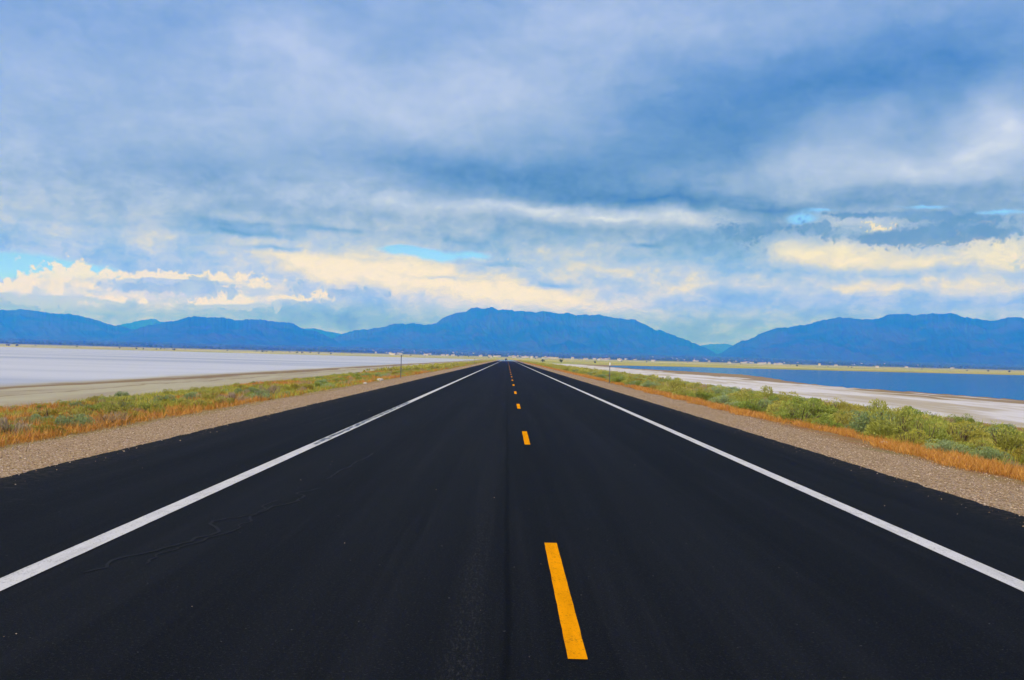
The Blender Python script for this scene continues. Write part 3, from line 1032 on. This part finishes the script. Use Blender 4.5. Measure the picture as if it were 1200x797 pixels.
x, y = spread(26000, 8, 110, 5.93, 8.5, 2.0)
stones("gravel", "tan gravel shoulder along the right edge of the asphalt", x, y, .0115)
x, y = spread(26000, 9, 110, -6.24, -9.0, 2.0)
stones("gravel", "tan gravel shoulder along the left edge of the asphalt", x, y, .0115)
x, y = spread(500, 8, 60, 0, 1, 1.8)
sd = rng.random(500) < .5
x = np.where(sd, ROAD_R - .02 - .45 * x ** 3, ROAD_L + .02 + .45 * x ** 3)
stones("gravel", "loose stones strayed from the shoulders onto the asphalt edges", x, y, .010, .002)
x, y = spread(160, 3.2, 40, -6.0, 5.7, 1.6)
stones("grit", "pale grit scattered over the dark asphalt", x, y, .0050, .002)

# ------------------------------------------------------------------ rocks


def rock(x, y, s, label, flat=.55):
    n, m_ = 14, 8
    mb = MB()
    rings = []
    for i in range(m_ + 1):
        th = math.pi * i / m_
        ring = []
        for j in range(n):
            ph = 2 * math.pi * j / n
            p = np.array([math.sin(th) * math.cos(ph), math.sin(th) * math.sin(ph), math.cos(th)])
            k = .75 + .5 * float(fbm(np.array([p[0] * 1.3 + x]), np.array([p[1] * 1.3 + p[2] + y]), 3)[0])
            ring.append((p[0] * s * k, p[1] * s * .8 * k, p[2] * s * flat * k))
        rings.append(ring)
    mb.loft(rings)
    tag(obj("rock", mb.mesh("rock"), MAT["rock"], None, (x, y, gz(x, y) + s * .2), random.random() * 3), label, "rock")


rock(9.7, 30.2, .22, "pale rock at the foot of the bushes on the right verge")
rock(9.0, 21.6, .14, "small pinkish stone in the orange grass right of the road")
rock(-8.9, 64.0, .24, "whitish rock on the gravel just before the left guide post")
rock(-8.7, 56.0, .13, "low whitish stone on the left gravel shoulder, nearer than the guide post")

# ------------------------------------------------------------------ guide posts


def guide_post(x, y, hgt, label, top):
    o = thing("guide_post", label, "guide post", (x, y, gz(x, y) - .03))
    mb = MB()
    sec = [(-.03, -.010), (-.018, -.010), (-.014, .022), (.014, .022), (.018, -.010), (.03, -.010), (.03, -.006), (.021, -.006), (.017, .028), (-.017, .028), (-.021, -.006), (-.03, -.006)]
    mb.loft([[(a, b, z) for a, b in sec] for z in (0, hgt)])
    obj("post", mb.mesh("post"), MAT["steel"], o)
    mb = MB()
    z0, z1 = (hgt - .20, hgt + .015) if top == "white" else (hgt - .11, hgt - .02)
    mb.loft([[(a, b, z) for a, b in ((-.045, -.016), (.045, -.016), (.045, -.0105), (-.045, -.0105))] for z in (z0, z1)])
    obj("reflector", mb.mesh("reflector"), MAT["reflector"] if top == "white" else MAT["steel"], o)


guide_post(-8.45, 72.5, 1.85, "dark steel guide post, nearer one on the left verge", "dark")
guide_post(8.25, 73.0, 1.66, "steel guide post with a white reflector on the right verge", "white")
guide_post(-8.45, 235.0, 1.6, "thin far guide post beyond the first on the left verge", "dark")

# ------------------------------------------------------------------ oncoming car, far away on the road


def build_car(x, y):
    o = thing("car", "dark oncoming car, tiny at the far end of the road", "car", (x, y, 0), math.pi)
    prof = [(-2.2, .35), (-2.25, .62), (-2.1, .88), (-1.5, .98), (-.9, 1.42), (.35, 1.45), (1.05, 1.02), (1.95, .86), (2.2, .62), (2.2, .34)]
    mb = MB()
    for s_, n in ((1, 1),):
        rings = []
        for xx, k in ((-.88, .93), (-.84, 1.0), (.84, 1.0), (.88, .93)):
            rings.append([(xx * (1 - .22 * max(0, (pz - .95) / .5)), py * k, .34 + (pz - .34) * (k * .5 + .5)) for py, pz in prof])
        mb.loft(rings)
    obj("body", mb.mesh("body"), MAT["car_paint"], o)
    mb = MB()
    mb.loft([[(-.66, .42, 1.40), (.66, .42, 1.40), (.70, 1.04, 1.045), (-.70, 1.04, 1.045)], [(-.66, .45, 1.415), (.66, .45, 1.415), (.70, 1.07, 1.06), (-.70, 1.07, 1.06)]])
    obj("windscreen", mb.mesh("windscreen"), MAT["car_glass"], o)
    for sx in (-1, 1):
        mb = MB()
        mb.loft([[(sx * (.86 if z < 1.1 else .70), yy, z) for yy, z in ((-1.3, 1.02), (.85, 1.02), (.30, 1.38), (-.85, 1.36))], [(sx * (.875 if z < 1.1 else .715), yy, z) for yy, z in ((-1.3, 1.02), (.85, 1.02), (.30, 1.38), (-.85, 1.36))]])
        obj("side_window", mb.mesh("side_window"), MAT["car_glass"], o)
        mb = MB()
        mb.box(sx * .72 - .14, sx * .72 + .14, 2.16, 2.24, .62, .76)
        obj("headlight", mb.mesh("headlight"), MAT["lamp"], o)
        for wy in (-1.35, 1.38):
            wh = obj("wheel", None, None, o, (sx * .78, wy, .33))
            mb = MB()
            mb.disc((0, 0), .33, -.11, .11)
            obj("tyre", mb.mesh("tyre"), MAT["rubber"], wh)
            mb = MB()
            mb.disc((0, 0), .21, -.118, .118)
            obj("rim", mb.mesh("rim"), MAT["alloy"], wh)


build_car(-.9, 700)

# ------------------------------------------------------------------ trees and houses on the far plain


def tree_meshes(hgt, rad):
    mb = MB()
    mb.loft([[(r_ * math.cos(a), r_ * math.sin(a), z) for a in [k * math.pi / 3 for k in range(6)]] for z, r_ in ((0, .28), (hgt * .35, .2), (hgt * .7, .08))])
    tr = mb.mesh("trunk")
    n = 420
    cc = rng.normal(size=(7, 3)) * np.array([rad * .5, rad * .5, hgt * .15]) + np.array([0, 0, hgt * .6])
    ci = rng.integers(0, 7, n)
    d = rng.normal(size=(n, 3))
    d /= np.linalg.norm(d, axis=1, keepdims=True)
    b = cc[ci] + d * rng.uniform(.4, 1, (n, 1)) * np.array([rad * .5, rad * .5, hgt * .24])
    cr = mesh_np("crown", *leaves(b, d, np.full(n, rad * .3), np.full(n, rad * .2)))
    tr.materials.append(MAT["bark"])
    cr.materials.append(MAT["far_leaf"])
    return tr, cr


TREES = [tree_meshes(6.5, 3.2) for _ in range(4)]


def tree(x, y, s, label, group):
    tr, cr = random.choice(TREES)
    o = thing("tree", label, "tree", (x, y, gz(x, y) - .1), random.random() * 6, group)
    obj("trunk", tr, None, o)
    obj("crown", cr, None, o)
    o.scale = (s, s, s)


for xp, yd, s, lab in ((636, 850, .42, "small dark bush-like tree right beside the far end of the road"),
                       (658, 900, .5, "dark round tree between road end and guide post, on the right"),
                       (697, 930, .36, "small dark tree standing above the guide post on the right shore")):
    a0 = azel(xp, 421)[0]
    tree(math.sin(a0) * yd, math.cos(a0) * yd, s, lab, None)
for k in range(64):
    a0 = math.radians(random.uniform(-31, -9) if k < 40 else random.uniform(-8, 30))
    dd_ = random.uniform(1700, 2500)
    tree(math.sin(a0) * dd_, math.cos(a0) * dd_, random.uniform(.25, .55), "small dark tree in the line along the far shore left of the road" if k < 40 else "small dark tree scattered on the far plain behind the road end and lake", "trees along the far left shore" if k < 40 else "trees on the far plain")

vs, fs, o_ = [], [], 0
for k in range(3600):
    a0 = math.radians(random.uniform(-36, 36))
    dd_ = 3400 + 9000 * random.random() ** .7
    x0, y0 = math.sin(a0) * dd_, math.cos(a0) * dd_
    n = 16
    d = rng.normal(size=(n, 3))
    d /= np.linalg.norm(d, axis=1, keepdims=True)
    r0 = random.uniform(2.2, 4.2) * (1 + dd_ / 6000)
    b = np.array([x0, y0, gz(x0, y0) + r0 * .45]) + d * np.array([r0 * 5.0, r0, r0 * .5])
    v, f = leaves(b, d, np.full(n, r0 * .9), np.full(n, r0 * .9))
    vs.append(v)
    fs.append(f + o_)
    o_ += len(v)
tag(obj("treeline", mesh_np("treeline", np.concatenate(vs), np.concatenate(fs)), MAT["far_leaf"]), "dark mass of far trees on the plain at the mountain foot", "treeline", kind="stuff")


def house_meshes(wd, dp, hw, hr):
    mb = MB()
    mb.box(-wd, wd, -dp, dp, -1.0, hw)
    a = mb.mesh("wall")
    mb = MB()
    mb.loft([[(x, -dp - .5, hw), (x, dp + .5, hw), (x, 0, hw + hr)] for x in (-wd - .5, wd + .5)])
    b = mb.mesh("roof")
    a.materials.append(MAT["house_wall"])
    b.materials.append(MAT["house_roof"])
    return a, b


HOUSES = [house_meshes(4, 4, 3.0, 2), house_meshes(5.5, 5, 3.0, 2), house_meshes(3, 4, 5, 2), house_meshes(7, 6, 4.0, 1.2)]


def house(x, y, label, group):
    a, b = random.choice(HOUSES)
    o = thing("house", label, "house", (x, y, gz(x, y)), random.uniform(-.5, .5), group)
    obj("wall", a, None, o)
    obj("roof", b, None, o)


for k in range(80):
    xp = random.choice((random.uniform(430, 620), random.uniform(560, 760), random.uniform(590, 900), random.uniform(700, 1130)))
    a0 = azel(xp, 420)[0]
    dd_ = random.uniform(2300, 4300)
    house(math.sin(a0) * dd_, math.cos(a0) * dd_, "tiny pale house on the yellow plain beyond the lake and road end", "pale houses on the far plain")
for k in range(70):
    xp = random.choice((random.uniform(420, 620), random.uniform(700, 900), random.uniform(800, 1080)))
    a0 = azel(xp, 420)[0]
    dd_ = random.uniform(5200, 9000)
    house(math.sin(a0) * dd_, math.cos(a0) * dd_, "tiny pale house among dark trees at the mountain foot", "pale houses at the mountain foot")
